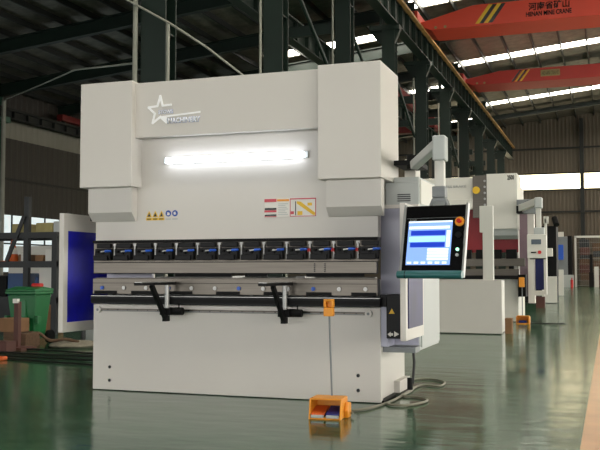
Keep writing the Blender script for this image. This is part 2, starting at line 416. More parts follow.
# side frames (C shape)
for xa, xb in ((X0+.02, X0+.10), (X1-.10, X1-.02)):
    MB().prism([(7.12,.02),(8.02,.02),(8.02,1.8),(7.74,1.9),(7.74,2.6),(7.5,2.6),(7.5,1.7),(7.6,1.5),(7.6,1.05),(7.5,.8),(7.12,.8)], xa, xb, 'x').build('side_frame', 'white', pb, bevel=.004)
box('bed', 'lgrey', pb, X0+.1, X1-.1, 7.13, 7.3, .1, .98)
box('rear_cover', 'lgrey', pb, X0+.1, X1-.1, 7.92, 8.0, .1, .9)
box('rear_cover', 'lgrey', pb, X0+.1, X1-.1, 7.66, 7.72, 1.3, 2.55)
# ram
ram = box('ram', 'white', pb, X0+.005, X1-.02, 7.06, 7.16, 1.352, 2.45, bevel=.003)
# header and cylinder covers
box('header', 'white', pb, -3.99, -2.255, 6.94, 7.0, 2.262, 2.755, bevel=.004)
box('top_cover', 'white', pb, -3.99, -2.255, 7.0, 7.46, 2.70, 2.75)
for xa, xb in ((-4.515,-3.985),(-2.25,-1.716)):
    box('cylinder_cover', 'white', pb, xa, xb, 6.875, 7.50, 1.824, 2.77, bevel=.005)
for xa, xb in ((-4.475,-4.025),(-2.205,-1.735)):
    MB().prism([(6.955,1.824),(6.955,1.60),(7.03,1.525),(7.058,1.525),(7.058,1.824)], xa, xb, 'x').build('lower_cover', 'white', pb, bevel=.003)
# strip light
lp = box('strip_light', 'lamp', pb, -3.72, -2.42, 7.0, 7.04, 2.028, 2.082, bevel=.008)
box('light_bracket', 'lgrey', lp, -3.75, -2.39, 7.04, 7.06, 2.03, 2.085)
# logo: outlined star with two lines of lettering
yl = 6.938
P = [Vector((x, z)) for x, z in ((-3.738,2.625),(-3.765,2.535),(-3.855,2.528),(-3.79,2.47),(-3.812,2.385),(-3.735,2.437),(-3.672,2.385),(-3.695,2.455))]
SD = [0]
def stroke(mb, a, b, w):
    SD[0] += .0004
    d = (b-a).normalized(); n = Vector((-d.y, d.x))*w/2; a2 = a-d*w*.3; b2 = b+d*w*.3
    q = [a2+n, b2+n, b2-n, a2-n]
    mb.prism([(v.x, v.y) for v in q], yl-.002-SD[0], yl+.002)
HALO = mat('logo_blue_outline', (120,140,205), .5)
LOGO = mat('logo_white', (255,255,255), .5, var=.0)
mb = MB()
for a, b_ in zip(P, P[1:6]): stroke(mb, a, b_, .019)
stroke(mb, P[5], P[6], .022); 
stroke(mb, P[0], Vector((-3.713,2.535)), .019); stroke(mb, Vector((-3.713,2.535)), Vector((-3.63,2.54)), .017)
mb.prism([(-3.72,2.428),(-3.345,2.452),(-3.345,2.466),(-3.72,2.444)], yl-.002, yl+.002)
mb.prism([(-3.72,2.43),(-3.67,2.43),(-3.668,2.385)], yl-.0055, yl+.002)
lg = mb.build('star_logo', LOGO, pb); lg['label'] = 'white outlined star logo'
o = text('logo_lettering', 'STOWS', .145, .036, (-3.755,yl-.001,2.462), HALO, pb, thick=.002, bold=.05)
o = text('logo_lettering', 'STOWS', .14, .032, (-3.752,yl-.0035,2.464), LOGO, pb, thick=.001, bold=.025)
o = text('logo_lettering', 'MACHINERY', .318, .05, (-3.662,yl-.001,2.373), HALO, pb, thick=.002, bold=.05)
o = text('logo_lettering', 'MACHINERY', .31, .046, (-3.658,yl-.0035,2.375), LOGO, pb, thick=.001, bold=.025)
# warning stickers
ys = 7.0585
for i in range(3):
    x = -3.905+i*.062
    s = MB().prism([(x-.03,1.557),(x+.03,1.557),(x,1.615)], ys-.001, ys+.001).build('warning_triangle', 'yellow', pb)
    MB().prism([(x-.016,1.563),(x+.016,1.563),(x+.004,1.59),(x,1.60),(x-.005,1.585)], ys-.003, ys-.001).build('pictogram', 'blackp', s)
    c = box('caption_label', 'yellow', pb, x-.03, x+.03, ys-.001, ys+.001, 1.528, 1.552)
    MB().box(x-.02, x+.02, ys-.003, ys-.001, 1.536, 1.544).build('caption_line', 'blackp', c)
for i in range(2):
    x = -3.712+i*.066
    s = MB().cyl((x,ys+.001,1.588),(x,ys-.001,1.588),.028,24).build('mandatory_sign', 'labelblue', pb)
    MB().prism([(x-.012,1.572),(x+.012,1.572),(x+.014,1.592),(x-.008,1.60)] if i == 0 else [(x-.01,1.574),(x+.012,1.578),(x+.004,1.604),(x-.014,1.594)], ys-.003, ys-.001).build('pictogram', 'labelw', s)
    MB().box(x-.026, x+.026, ys-.001, ys+.001, 1.532, 1.542).build('caption_label', 'lgrey', pb)
# danger label
x, z = -2.79, 1.535
d = box('danger_label', 'labelw', pb, x, -2.325, ys-.001, ys+.001, z, 1.69); d['label'] = 'red bordered danger and load table label'
def lb(nm, m, a0, a1, b0, b1): MB().box(x+a0, x+a1, ys-.003, ys-.001, z+b0, z+b1).build(nm, m, d)
lb('heading_bar','pink',0,.11,.128,.155); lb('warning_bar','blackp',.003,.11,.06,.078); lb('heading_bar','pink',0,.11,.04,.058); lb('warning_bar','blackp',.003,.11,.008,.022)
lb('heading_bar','pink',0,.11,.0,.006); lb('heading_bar','orange',.115,.225,.132,.150)
for q in range(7): lb('text_line','lgrey',.125,.215-.012*(q%3),.018+q*.015,.023+q*.015)
lb('heading_bar','pink',.232,.465,.145,.155); lb('heading_bar','pink',.232,.465,0,.005); lb('heading_bar','pink',.232,.238,0,.155); lb('heading_bar','pink',.459,.465,0,.155)
lb('heading_bar','pink',.24,.268,.02,.045); lb('warning_bar','blackp',.28,.287,.01,.13)
MB().prism([(x+.295,z+.13),(x+.295,z+.11),(x+.44,z+.01),(x+.457,z+.01),(x+.457,z+.03),(x+.33,z+.125)], ys-.003, ys-.001).build('load_curve', 'yellow', d)
lb('chart_block','yellow',.30,.345,.012,.045); lb('chart_block','yellow',.39,.43,.09,.115)
# tool clamps along the ram
xs = [-4.32+i*(2.48/12) for i in range(13)]
box('clamp_rail', 'steel', pb, X0+.02, X1-.01, 7.01, 7.06, 1.155, 1.352)
box('clamp_rail', 'blackm', pb, X0+.02, X1-.01, 6.985, 7.01, 1.325, 1.35)
for i, x in enumerate(xs):
    mb = MB().box(x-.078, x+.078, 6.955, 7.01, 1.175, 1.275).box(x-.07, x+.07, 6.97, 7.01, 1.28, 1.322)
    mb.box(x-.085, x+.06, 6.935, 6.957, 1.168, 1.215)
    c = mb.build('tool_clamp', 'black', pb, bevel=.005)
    MB().cyl((x-.045,6.957,1.248),(x-.045,6.93,1.248),.012,12).build('clamp_bolt', 'blackm', c)
    MB().cyl((x+.005,6.957,1.232),(x+.005,6.935,1.232),.009,12).build('clamp_bolt', 'blackm', c)
    MB().cyl((x-.005,6.94,1.248),(x+.04,6.94,1.252),.0065,10).build('lever_pin', 'chrome', c)
    MB().cyl((x+.038,6.94,1.252),(x+.098,6.935,1.255),.0115,12,.009).build('lever_handle', 'blue', c, smooth=True)
    if i < 12:
        mb = MB().cyl((x+.104,6.995,1.18),(x+.104,6.995,1.31),.010,12).box(x+.09,x+.118,6.99,7.01,1.30,1.32)
        mb.build('spacer_pin', 'chrome', pb)
    if i in (9,10,11): box('red_stop', 'redp', pb, x+.088, x+.112, 6.97, 6.99, 1.235, 1.262)
# upper tool beam
ub = box('upper_tool', 'steel', pb, X0+.03, X1-.015, 6.99, 7.04, 1.055, 1.152, bevel=.003)
box('tool_groove', 'blackm', ub, X0+.03, X1-.015, 6.986, 6.99, 1.148, 1.154); box('tool_edge', 'blackm', ub, X0+.03, X1-.015, 6.987, 7.0, 1.05, 1.056)
for x in (-2.315, -2.225):
    for q in range(5): MB().cyl((x,6.985,1.072+q*.015),(x,6.992,1.072+q*.015),.006,10).build('scale_mark', 'blackp', ub)
for xa, xb in ((-3.62,-3.08),(-2.40,-1.90),(-2.95,-2.75)): box('punch_segment', 'blackm', pb, xa, xb, 7.02, 7.035, 1.025, 1.055)
# back gauge seen through the gap
bg = box('back_gauge', 'lgrey', pb, -4.2, -2.0, 7.75, 7.85, .93, 1.02)
for x in (-3.3, -2.6): box('gauge_finger', 'chrome', bg, x-.04, x+.04, 7.45, 7.75, .99, 1.03)
# lower table
tb = box('table', 'steel', pb, X0+.02, X1-.01, 6.995, 7.1, .868, 1.008, bevel=.004)
box('die_rail', 'steel', pb, X0+.03, X1-.02, 7.03, 7.07, 1.008, 1.014)
box('inner_panel', 'lav', pb, -4.42, -3.95, 7.2, 7.24, .99, 1.1)
box('table_seam', 'blackm', tb, X0+.02, X1-.01, 6.992, 6.995, .965, .969)
for i in range(12):
    x = -4.34+i*(2.46/11)
    MB().cyl((x,6.996,.925),(x,6.984,.925),.017,14).build('table_bolt', 'chrome' if i % 3 else 'blue', tb)
for xa, xb in ((-4.42,-4.19),(-4.04,-3.79),(-3.66,-3.44),(-3.21,-2.99),(-2.77,-2.55),(-2.39,-2.17),(-2.0,-1.79)):
    box('table_slot', 'blackm', tb, xa, xb, 6.988, 6.995, .872, .898)
rl = box('sheet_rail', 'black', pb, X0+.045, X1+.025, 6.93, 7.046, .785, .862, bevel=.004)
box('rail_edge', 'chrome', rl, X0+.045, X1+.025, 6.926, 6.93, .850, .856); box('rail_groove', 'blackm', rl, X0+.045, X1+.025, 6.926, 6.93, .80, .832)
# linear guide on the front panel
lgd = box('linear_guide', 'steel', pb, -4.37, -1.9, 7.03, 7.046, .712, .738)
box('guide_groove', 'blackm', lgd, -4.36, -1.91, 7.027, 7.03, .729, .733); box('guide_groove', 'grey', lgd, -4.36, -1.91, 7.027, 7.03, .715, .722)
for i in range(24): MB().cyl((-4.3+i*.1013,7.03,.7255),(-4.3+i*.1013,7.027,.7255),.0055,8).build('guide_screw','blackm',lgd)
for x in (-4.4, -1.865):
    c = MB().cyl((x,7.046,.725),(x,7.015,.725),.03,20).build('guide_end_stop', 'white', pb, smooth=True)
    MB().cyl((x,7.015,.725),(x,7.012,.725),.012,12).build('stop_screw', 'grey', c)
for x, z in ((-4.285,.21),(-4.285,.09),(-1.96,.22),(-1.96,.10)):
    MB().cyl((x,7.048,z),(x,7.042,z),.015,14).build('panel_bolt', 'blackp', pb)
# sheet support arms
def support(x):
    t = MB().box(x-.035, x+.035, 6.39, 7.0, .955, .978)
    a = t.build('support_arm', 'black', pb, bevel=.004); a['label'] = 'black sheet support arm with diagonal strut'
    box('arm_top', 'chrome', a, x-.033, x+.033, 6.40, 6.98, .978, .983)
    MB().bar((x, 6.62, .955), (x, 6.88, .66), .03, .045).build('strut', 'black', a, bevel=.003)
    MB().cyl((x-.0,6.90,.69),(x-.0,6.90,.965),.021,18).build('column', 'chrome', a, smooth=True)
    mb = MB().box(x-.05, x+.05, 6.86, 7.03, .695, .755).cyl((x+.03,6.93,.725),(x+.14,6.93,.725),.032,16).cyl((x+.10,6.93,.725),(x+.10,6.93,.80),.006,8).box(x-.02,x+.02,6.85,6.92,.64,.70)
    mb.build('slide_clamp', 'blackm', a, bevel=.003)
support(-3.635); support(-2.545)
# valve box on right side with triangle and arrow label
vb = box('side_switch_box', 'black', pb, X1+.06, -1.565, 7.0, 7.27, .53, .885, bevel=.006)
box('switch_box_mount', 'lav', pb, X1, X1+.06, 7.06, 7.29, .46, .88)
box('switch_box_cap', 'black', vb, X1+.005, X1+.06, 7.0, 7.06, .785, .88)
t_ = MB().prism([(-1.688,.73),(-1.641,.73),(-1.6645,.772)], 6.997, 7.0).build('warning_triangle', 'yellow', vb)
MB().prism([(-1.70,.565),(-1.675,.585),(-1.675,.575),(-1.655,.575),(-1.655,.555),(-1.675,.555),(-1.675,.545)], 6.995, 7.0).build('arrow_label', 'labelw', vb)
MB().prism([(-1.645,.545),(-1.645,.59),(-1.605,.567)], 6.995, 7.0).build('arrow_label', 'labelw', vb)
# electrical cabinet on the right side
cb = box('electric_cabinet', 'lgrey', pb, -1.785, -1.50, 7.30, 8.16, .415, 1.82, bevel=.004)
box('cabinet_top', 'lgrey', cb, -1.71, -1.50, 7.30, 8.16, 1.82, 1.862)
box('cabinet_front', 'lav', cb, -1.825, -1.505, 7.285, 7.30, .46, 1.60)
box('cabinet_trim', 'white', cb, -1.825, -1.495, 7.26, 7.30, 1.60, 1.63)
box('cabinet_door', 'cream', cb, -1.50, -1.488, 7.34, 8.14, 1.64, 1.845); box('cabinet_door', 'lgrey', cb, -1.50, -1.488, 7.34, 8.14, .44, 1.60)
for q in range(4): MB().box(-1.68, -1.57, 7.292, 7.30, 1.66+q*.018, 1.666+q*.018).build('louver', 'blackm', cb)
box('shaded_lower_front', 'grey', cb, X1, -1.50, 7.12, 7.30, .41, .455)  # lower front of the cabinet, its shade put into the grey
MB().tube([(-1.60,7.5,.41),(-1.59,7.5,.3),(-1.60,7.48,.12)], .012).build('hanging_cable', 'cablek', cb)
MB().cyl((-1.62,7.46,.07),(-1.62,7.46,.17),.024,12).build('cable_plug', 'blackm', cb)
box('foot_ledge', 'white', pb, X1-.02, X1+.03, 7.6, 8.02, .02, .12)
# left and right side guards
def guard(xa, xb, y0, y1, z0, z1, wx0, wx1, wm='guard'):
    mb = MB().box(xa, xb, y0, y0+.07, z0, z1).box(xa, xb, y1-.07, y1, z0, z1).box(xa, xb, y0+.07, y1-.07, z1-.16, z1).box(xa, xb, y0+.07, y1-.07, z0, z0+.09)
    g = mb.build('side_guard', 'white', pb, bevel=.004); g['label'] = 'white framed side guard with deep blue window'
    box('blue_window', wm, g, wx0, wx1, y0+.07, y1-.07, z0+.09, z1-.16)
    return g
g = guard(-4.76, -4.71, 6.93, 8.3, .515, 1.605, -4.74, -4.715)
box('guard_hinge', 'white', pb, -4.72, X0+.02, 7.80, 7.88, .7, 1.4)
MB().tube([(-4.74,7.55,1.56),(-4.73,7.45,1.66),(-4.70,7.40,1.66),(-4.68,7.35,1.56)], .02).build('guard_handle', 'black', pb)
g = guard(-1.505, -1.46, 6.60, 7.28, .544, 1.59, -1.49, -1.453, 'guardd')
box('guard_latch', 'blackm', g, -1.52, -1.505, 6.9, 7.1, .85, .88)

# operator pendant and its arm
pn = thing('control_pendant', 'touch screen control pendant with black face, teal grip bar and red emergency stop', 'control panel', (-1.165, 6.22, 1.02))
R_ = Matrix.Translation((-1.172, 6.22, 1.292)) @ Matrix.Rotation(math.radians(-11), 4, 'Z') @ Matrix.Rotation(math.radians(-13), 4, 'X')
def pbx(name, m, par, *a, bevel=0.): return MB().box(*a, m=R_).build(name, m, par, bevel=bevel)
W2, H2 = .226, .252
pbx('face_panel', 'blackp', pn, -W2, W2, -.01, .03, -H2, H2, bevel=.004)
pbx('rear_housing', 'blackm', pn, -W2+.02, W2-.01, .03, .10, -H2+.02, H2-.02, bevel=.01)
for s in (-1, 1): pbx('side_frame', 'chrome', pn, s*(W2+.008)-.009, s*(W2+.008)+.009, -.018, .02, -H2-.02, H2+.01, bevel=.005)
pbx('face_seam', 'grey', pn, -W2+.01, W2-.01, -.012, -.010, H2-.095, H2-.093)
sc = pbx('screen', 's_bg', pn, -.195, .135, -.014, -.009, -.185, .135)
def sq(nm, m, a0, a1, b0, b1): return MB().box(-.195+a0*.33, -.195+a1*.33, -.0165, -.014, -.185+(1-b1)*.32, -.185+(1-b0)*.32, m=R_).build(nm, m, sc)
sq('title_bar','s_w',0,1,0,.035); sq('tool_bar','s_w',.02,.95,.12,.18); sq('blue_bar','s_d',.07,.86,.22,.33); sq('cyan_bar','s_c',.04,.86,.36,.47); sq('blue_bar','s_d',.07,.86,.49,.60)
sq('side_icons','s_w',.89,.97,.22,.60)
for r_ in range(4): sq('table_row','s_w',.48,.95,.63+r_*.07,.685+r_*.07)
for r_ in range(6): sq('footer_icon','s_w',.03+r_*.16,.13+r_*.16,.93,.975)
es = MB().cyl(R_@Vector((.188,-.01,.125)), R_@Vector((.188,-.02,.125)), .034, 24).build('emergency_stop', 'orange', pn)
MB().cyl(R_@Vector((.188,-.02,.125)), R_@Vector((.188,-.045,.125)), .015, 20).build('stop_button', 'redp', es, smooth=True)
for z, m in ((-.075,'led'),(-.115,'lgrey')): MB().cyl(R_@Vector((.185,-.01,z)), R_@Vector((.185,-.02,z)), .011, 16).build('push_button', m, pn)
MB().cyl(R_@Vector((.185,-.01,.03)), R_@Vector((.185,-.02,.03)), .022, 16).build('key_switch', 'blackm', pn)
MB().cyl(R_@Vector((-W2-.008,-.045,-H2-.01)), R_@Vector((W2+.02,-.045,-H2-.01)), .028, 24).build('grip_bar', 'teal', pn, smooth=True)
MB().cyl(R_@Vector((-.175,-.045,-H2-.01)), R_@Vector((-.17,-.045,-H2-.01)), .0295, 24).build('grip_ring', 'blackm', pn)
text('lettering', 'ESTUN', .05, .008, R_@Vector((-.19,-.0105,.142)), 'lgrey', pn, M3=R_.to_3x3(), thick=.001)
# swing arm: from machine side to pendant
am = thing('swing_arm', 'light grey swing arm carrying the operator control pendant', 'arm', (-1.7, 7.6, 1.89))
box('root_box', 'cream', am, -1.70, -1.60, 7.66, 7.86, 1.862, 2.06, bevel=.006)
MB().cyl((-1.545,7.3,1.93),(-1.545,7.3,2.04),.055,20).build('root_joint', 'blackm', am)
MB().box(-1.70,-1.50,7.25,7.70,1.96,2.0).build('root_bracket', 'blackm', am)
MB().bar((-1.53,7.25,1.95),(-1.25,6.85,2.07),.07,.075).build('boom', 'lgrey', am, bevel=.01)
box('elbow', 'lgrey', am, -1.275, -1.175, 6.72, 6.86, 1.92, 2.115, bevel=.012)
box('drop_post', 'cream', am, -1.262, -1.188, 6.74, 6.81, 1.72, 1.92, bevel=.006)
MB().box(-1.275,-1.175,6.70,6.82,1.63,1.72).prism([(-1.30,1.57),(-1.15,1.57),(-1.175,1.63),(-1.275,1.63)],6.70,6.82).build('tilt_joint', 'grey', am, bevel=.008)
MB().bar((-1.225,6.76,1.60),(-1.18,6.36,1.45),.08,.05).build('pendant_mount', 'grey', am)

# foot pedal, its pole and cable
pd = thing('foot_pedal', 'yellow orange foot pedal box before the large press brake, orange and blue pedals inside', 'foot pedal', (-1.97, 6.25, 0))
Rp = Matrix.Translation((-1.972, 6.27, 0)) @ Matrix.Rotation(math.radians(4), 4, 'Z') @ Matrix.Diagonal((.94,1,.93,1))
mb = MB(); w = .122
mb.box(-w, w, .10, .115, .0, .155, m=Rp); mb.box(-w, w, -.085, .115, .145, .158, m=Rp); mb.box(-w, w, -.11, .11, .0, .012, m=Rp)
for s in (-1, 1):
    mb.prism([(-.12,0),(.115,0),(.115,.155),(-.085,.158)], s*w-.006, s*w+.006, 'x', m=Rp)
mb.build('housing', 'orange', pd, bevel=.003)
MB().prism([(.0,0.),(.10,0.),(.10,.11),(.03,.12),(-.02,.06)], w+.006, w+.04, 'x', m=Rp).build('cable_cover', 'orange', pd, bevel=.008)
for a, b_, m in ((-.112,-.006,'orangered'),(.006,.112,'navy')):
    MB().prism([(-.105,.045),(.06,.085),(.06,.07),(-.105,.028)], a, b_, 'x', m=Rp).build('pedal', m, pd, bevel=.004)
    MB().box(a+.004, b_-.004, -.122, -.09, .012, .034, m=Rp).build('toe_plate', 'lgrey', pd, bevel=.003)
    MB().box(a+.01, b_-.01, -.10, .05, .012, .045, m=Rp).build('pedal_base', 'blackm', pd)
MB().prism([(-.01,.05),(.03,.05),(.01,.085)], w+.006, w+.009, 'x', m=Rp).build('warning_triangle', 'blackp', pd)
MB().cyl((-1.965,6.34,.15),(-1.985,6.34,.74),.0075,12).build('pole', 'grey', pd)
MB().box(-2.024,-1.950,6.315,6.365,.735,.80).box(-2.024,-2.006,6.315,6.365,.80,.86).box(-1.968,-1.950,6.315,6.365,.80,.86).box(-2.006,-1.968,6.35,6.365,.80,.85).box(-2.024,-1.95,6.315,6.365,.845,.862).build('pole_handle', 'orange', pd, bevel=.006)
def smooth_path(p, n=8):
    p = [Vector(q) for q in p]; out = []
    for i in range(len(p)-1):
        a = p[max(i-1,0)]; b_ = p[i]; c = p[i+1]; d = p[min(i+2,len(p)-1)]
        for t in range(n):
            t /= n
            out.append(.5*((2*b_)+(-a+c)*t+(2*a-5*b_+4*c-d)*t*t+(-a+3*b_-3*c+d)*t**3))
    return out+[p[-1]]
pc = [(-1.8, 6.33, 0.03), (-1.91, 6.52, 0.012), (-1.8, 6.67, 0.012), (-1.74, 6.91, 0.012), (-1.7, 7.3, 0.012), (-1.7, 7.96, 0.012), (-1.88, 8.43, 0.012), (-1.81, 8.71, 0.012), (-1.68, 8.75, 0.012), (-1.52, 8.55, 0.012), (-1.51, 8.24, 0.012), (-1.65, 8.26, 0.012), (-1.7, 8.15, 0.012), (-1.7, 7.72, 0.012), (-1.7, 7.45, 0.012), (-1.7, 7.24, 0.012), (-1.7, 6.98, 0.012), (-1.55, 6.95, 0.012), (-1.46, 7.12, 0.012), (-1.44, 7.3, 0.012), (-1.55, 7.45, 0.012), (-1.69, 7.47, 0.012), (-1.7, 7.62, 0.012), (-1.7, 7.72, 0.012)]
tag(MB().tube(smooth_path(pc), .010, 8).build('pedal_cable', 'cable', smooth=True), 'grey cable looping on the floor from the foot pedal to the press brake corner', 'cable')

# ================================================================== MACHINE A : white cabinet with post
wc = thing('equipment_cabinet', 'low plain white cabinet with one upright white post, behind the control pendant', 'cabinet', (-2.9, 16, 0))
box('front_panel', 'white', wc, -3.9, -1.76, 15.5, 15.56, .015, .935, bevel=.005)
box('body', 'cream', wc, -3.85, -1.80, 15.56, 16.3, .015, .92)
MB().box(-2.08,-1.90,15.55,15.65,.93,2.22).box(-2.13,-2.07,15.55,15.65,1.76,2.22).build('upright_post', 'cream', wc, bevel=.006)
tag(MB().box(-1.74,-1.62,15.75,15.95,0,.27).build('cardboard_box', 'card', bevel=.004), 'small brown carton at the right foot of the low white cabinet', 'box')

# ================================================================== MACHINE B : second press brake, red ram
b2 = thing('press_brake', 'second white press brake with a dark red ram, standing behind the first', 'press brake', (-3.2, 20, 0))
bx = lambda n, m, *a, bevel=.005: box(n, m, b2, *a, bevel=bevel)
bx('front_panel', 'cream', -4.7, -1.87, 19.55, 19.62, .015, .93)
bx('bed', 'lgrey', -4.65, -1.9, 19.62, 21., .1, .9)
bx('cylinder_cover', 'cream', -2.49, -1.85, 19.35, 20.2, 2.0, 3.19)
MB().prism([(19.42,2.0),(19.42,1.86),(19.52,1.78),(19.56,1.78),(19.56,2.0)], -2.49, -1.86, 'x').build('lower_cover', 'lgrey', b2)
bx('cylinder_cover', 'cream', -4.7, -4.1, 19.35, 20.2, 2.0, 3.19)
bx('header', 'cream', -4.1, -2.8, 19.5, 19.7, 2.45, 3.15)
bx('header_shelf', 'cream', -4.1, -2.8, 19.38, 19.5, 2.44, 2.66)
bx('top_cover', 'cream', -4.1, -2.49, 19.7, 20.2, 3.05, 3.15)
vp = bx('valve_plate', 'steel', -2.80, -2.49, 19.42, 19.5, 2.25, 3.17)
for q in range(6): MB().cyl((-2.54,19.42,2.4+q*.13),(-2.54,19.405,2.4+q*.13),.025,10).build('bolt', 'chrome', vp)
MB().cyl((-2.72,19.42,2.85),(-2.72,19.37,2.85),.08,20).build('pressure_gauge', 'yellow', vp)
bx('ram', 'red', -4.65, -1.87, 19.6, 19.7, 1.5, 2.6)
for i in range(8):
    x = -2.0-i*.32
    bx('tool_clamp', 'blackm', x-.11, x+.11, 19.48, 19.6, 1.36, 1.56)
bx('upper_tool', 'steel', -4.65, -1.72, 19.5, 19.58, 1.2, 1.37)
bx('table', 'steel', -4.65, -1.85, 19.52, 19.6, .98, 1.14)
bx('sheet_rail', 'blackm', -4.7, -1.85, 19.42, 19.55, .92, 1.0)
bx('side_frame', 'cream', -1.97, -1.88, 19.7, 21.2, .02, 3.0)
bx('switch_box', 'blackm', -1.86, -1.70, 19.4, 19.8, .55, 1.02)
text('lettering', 'PRESS BRAKE', .55, .05, (-3.5,19.498,2.93), 'grey', b2, thick=.004)
text('lettering', '2500', .14, .1, (-2.05,19.348,3.05), 'blackp', b2, thick=.004, bold=.03)
sg = bx('side_guard', 'purple', -1.86, -1.60, 19.85, 19.9, .55, 2.39)
box('guard_frame', 'white', sg, -1.86, -1.60, 19.8, 19.86, 2.39, 2.46); box('guard_frame', 'white', sg, -1.63, -1.5, 19.2, 19.5, .42, 2.42)
box('guard_frame', 'white', sg, -1.31, -1.26, 19.2, 19.5, .6, 1.5); box('guard_window', 'navy', sg, -1.5, -1.31, 19.5, 19.53, .7, 1.4); box('guard_frame', 'white', sg, -1.5, -1.31, 19.2, 19.5, .58, .68)
cp = thing('control_box', 'white control box with small grey display and red button on the second press brake', 'control panel', (-1.38, 18.5, 1.33))
box('casing', 'cream', cp, -1.575, -1.20, 18.4, 18.6, 1.35, 1.83, bevel=.01)
box('display', 's_g', cp, -1.49, -1.30, 18.39, 18.4, 1.63, 1.73)
MB().cyl((-1.33,18.4,1.47),(-1.33,18.37,1.47),.035,16).build('red_button', 'redp', cp)
box('label_strip', 'blackm', cp, -1.5, -1.4, 18.39, 18.4, 1.455, 1.48)
box('lower_trim', 'blackm', cp, -1.53, -1.22, 18.45, 18.6, 1.33, 1.35)
sa = thing('swing_arm', 'grey swing arm holding the small white control box of the second press brake', 'arm', (-1.4, 18.6, 1.82))
box('drop_post', 'cream', sa, -1.40, -1.30, 18.46, 18.56, 1.95, 2.36, bevel=.01)
box('tilt_joint', 'lgrey', sa, -1.44, -1.24, 18.42, 18.6, 1.82, 1.97, bevel=.01)
box('elbow', 'lgrey', sa, -1.42, -1.27, 18.4, 18.62, 2.36, 2.58, bevel=.02)
MB().bar((-1.80,18.9,2.38),(-1.38,18.55,2.5),.12,.14).build('boom', 'cream', sa, bevel=.01)
box('root_box', 'grey', sa, -1.84, -1.45, 19.1, 19.35, 2.3, 2.6, bevel=.01)
box('root_joint', 'blackm', sa, -1.82, -1.7, 18.8, 19.1, 2.3, 2.45)
# its pedal
p2 = thing('foot_pedal', 'small orange foot pedal box in front of the second press brake', 'foot pedal', (-1.75, 18.9, 0))
mb = MB().box(-1.85,-1.60,18.8,19.05,0,.02).box(-1.85,-1.60,19.03,19.05,0,.17).box(-1.85,-1.60,18.9,19.05,.15,.17).box(-1.85,-1.84,18.8,19.05,0,.16).box(-1.61,-1.58,18.8,19.05,0,.15)
mb.build('housing', 'orange', p2, bevel=.004)
box('pedal', 'navy', p2, -1.80, -1.65, 18.8, 19.0, .03, .07)
MB().cyl((-1.74,19.0,.16),(-1.74,19.0,.8),.009,8).build('pole', 'grey', p2)
box('pole_handle', 'orange', p2, -1.80, -1.69, 18.95, 19.04, .76, .96, bevel=.01)
tag(MB().tube(smooth_path([(-1.58,18.95,.02),(-1.4,19.0,.015),(-1.1,18.9,.015),(-.9,19.0,.015)]), .014, 6).build('pedal_cable', 'cablek', smooth=True), 'short dark cable on the floor beside the small orange pedal', 'cable')
tag(MB().box(-2.12,-1.86,27.5,27.8,0,.34).build('wooden_crate', 'brown', bevel=.004), 'small dark wooden block on the floor below the second press brake guard', 'crate')

# ================================================================== further machines
f1 = thing('machine_tool', 'third machine down the hall with tall black housing and white front', 'machine', (-2.3, 33, 0))
box('front_panel', 'cream', f1, -2.25, -1.75, 31.9, 32.0, .02, .93, bevel=.005)
box('tall_housing', 'blackm', f1, -3.4, -1.76, 32.2, 33.4, .9, 2.7, bevel=.02)
box('bed', 'blackm', f1, -3.6, -1.8, 32.0, 34, .02, .9)
MB().box(-2.12,-2.04,31.6,31.8,.93,2.95).box(-2.14,-1.98,31.6,31.8,2.75,3.0).box(-2.10,-1.86,31.55,31.85,1.62,1.9).build('control_post', 'cream', f1, bevel=.01)
MB().cyl((-1.72,31.7,2.7),(-1.80,31.9,2.95),.1,12).build('lamp_head', 'blackm', f1)
for yy, xx, nm in ((35.8,-1.97,'nearer'),(42.,-2.0,'farther')):
    t = thing('equipment_cabinet', 'plain white cabinet far down the row, the %s of two' % nm, 'cabinet', (xx-.9, yy+.6, 0))
    box('front_panel', 'cream', t, xx-.5, xx, yy, yy+.1, .02, 1.05 if yy < 40 else 1.2, bevel=.005)
    box('body', 'lgrey', t, xx-.5, xx-.1, yy+.1, yy+1.2, .02, 1.0)
f2 = thing('machine_tool', 'dark grey far machine with a blue panel near the fence', 'machine', (-3.3, 68.5, 0))
box('housing', 'grey', f2, -4.6, -2.9, 67.6, 69.5, 0, 3.7, bevel=.03)
box('side_cabinet', 'blackm', f2, -2.9, -2.62, 67.6, 69.5, .9, 3.75)
box('lower_cabinet', 'lgrey', f2, -3.3, -2.5, 67.3, 67.6, 0, .9)
box('blue_panel', 'blue', f2, -3.75, -3.2, 67.5, 67.6, 2.0, 3.1); box('top_unit', 'cream', f2, -3.9, -3.2, 67.7, 68.3, 3.7, 4.05)
tag(MB().cyl((-2.62,66.9,0),(-2.62,66.9,.55),.1,12).cyl((-2.62,66.9,.55),(-2.62,66.9,.7),.04,8).build('fire_extinguisher', 'redp'), 'red fire extinguisher on the floor at the far fence corner', 'fire extinguisher')
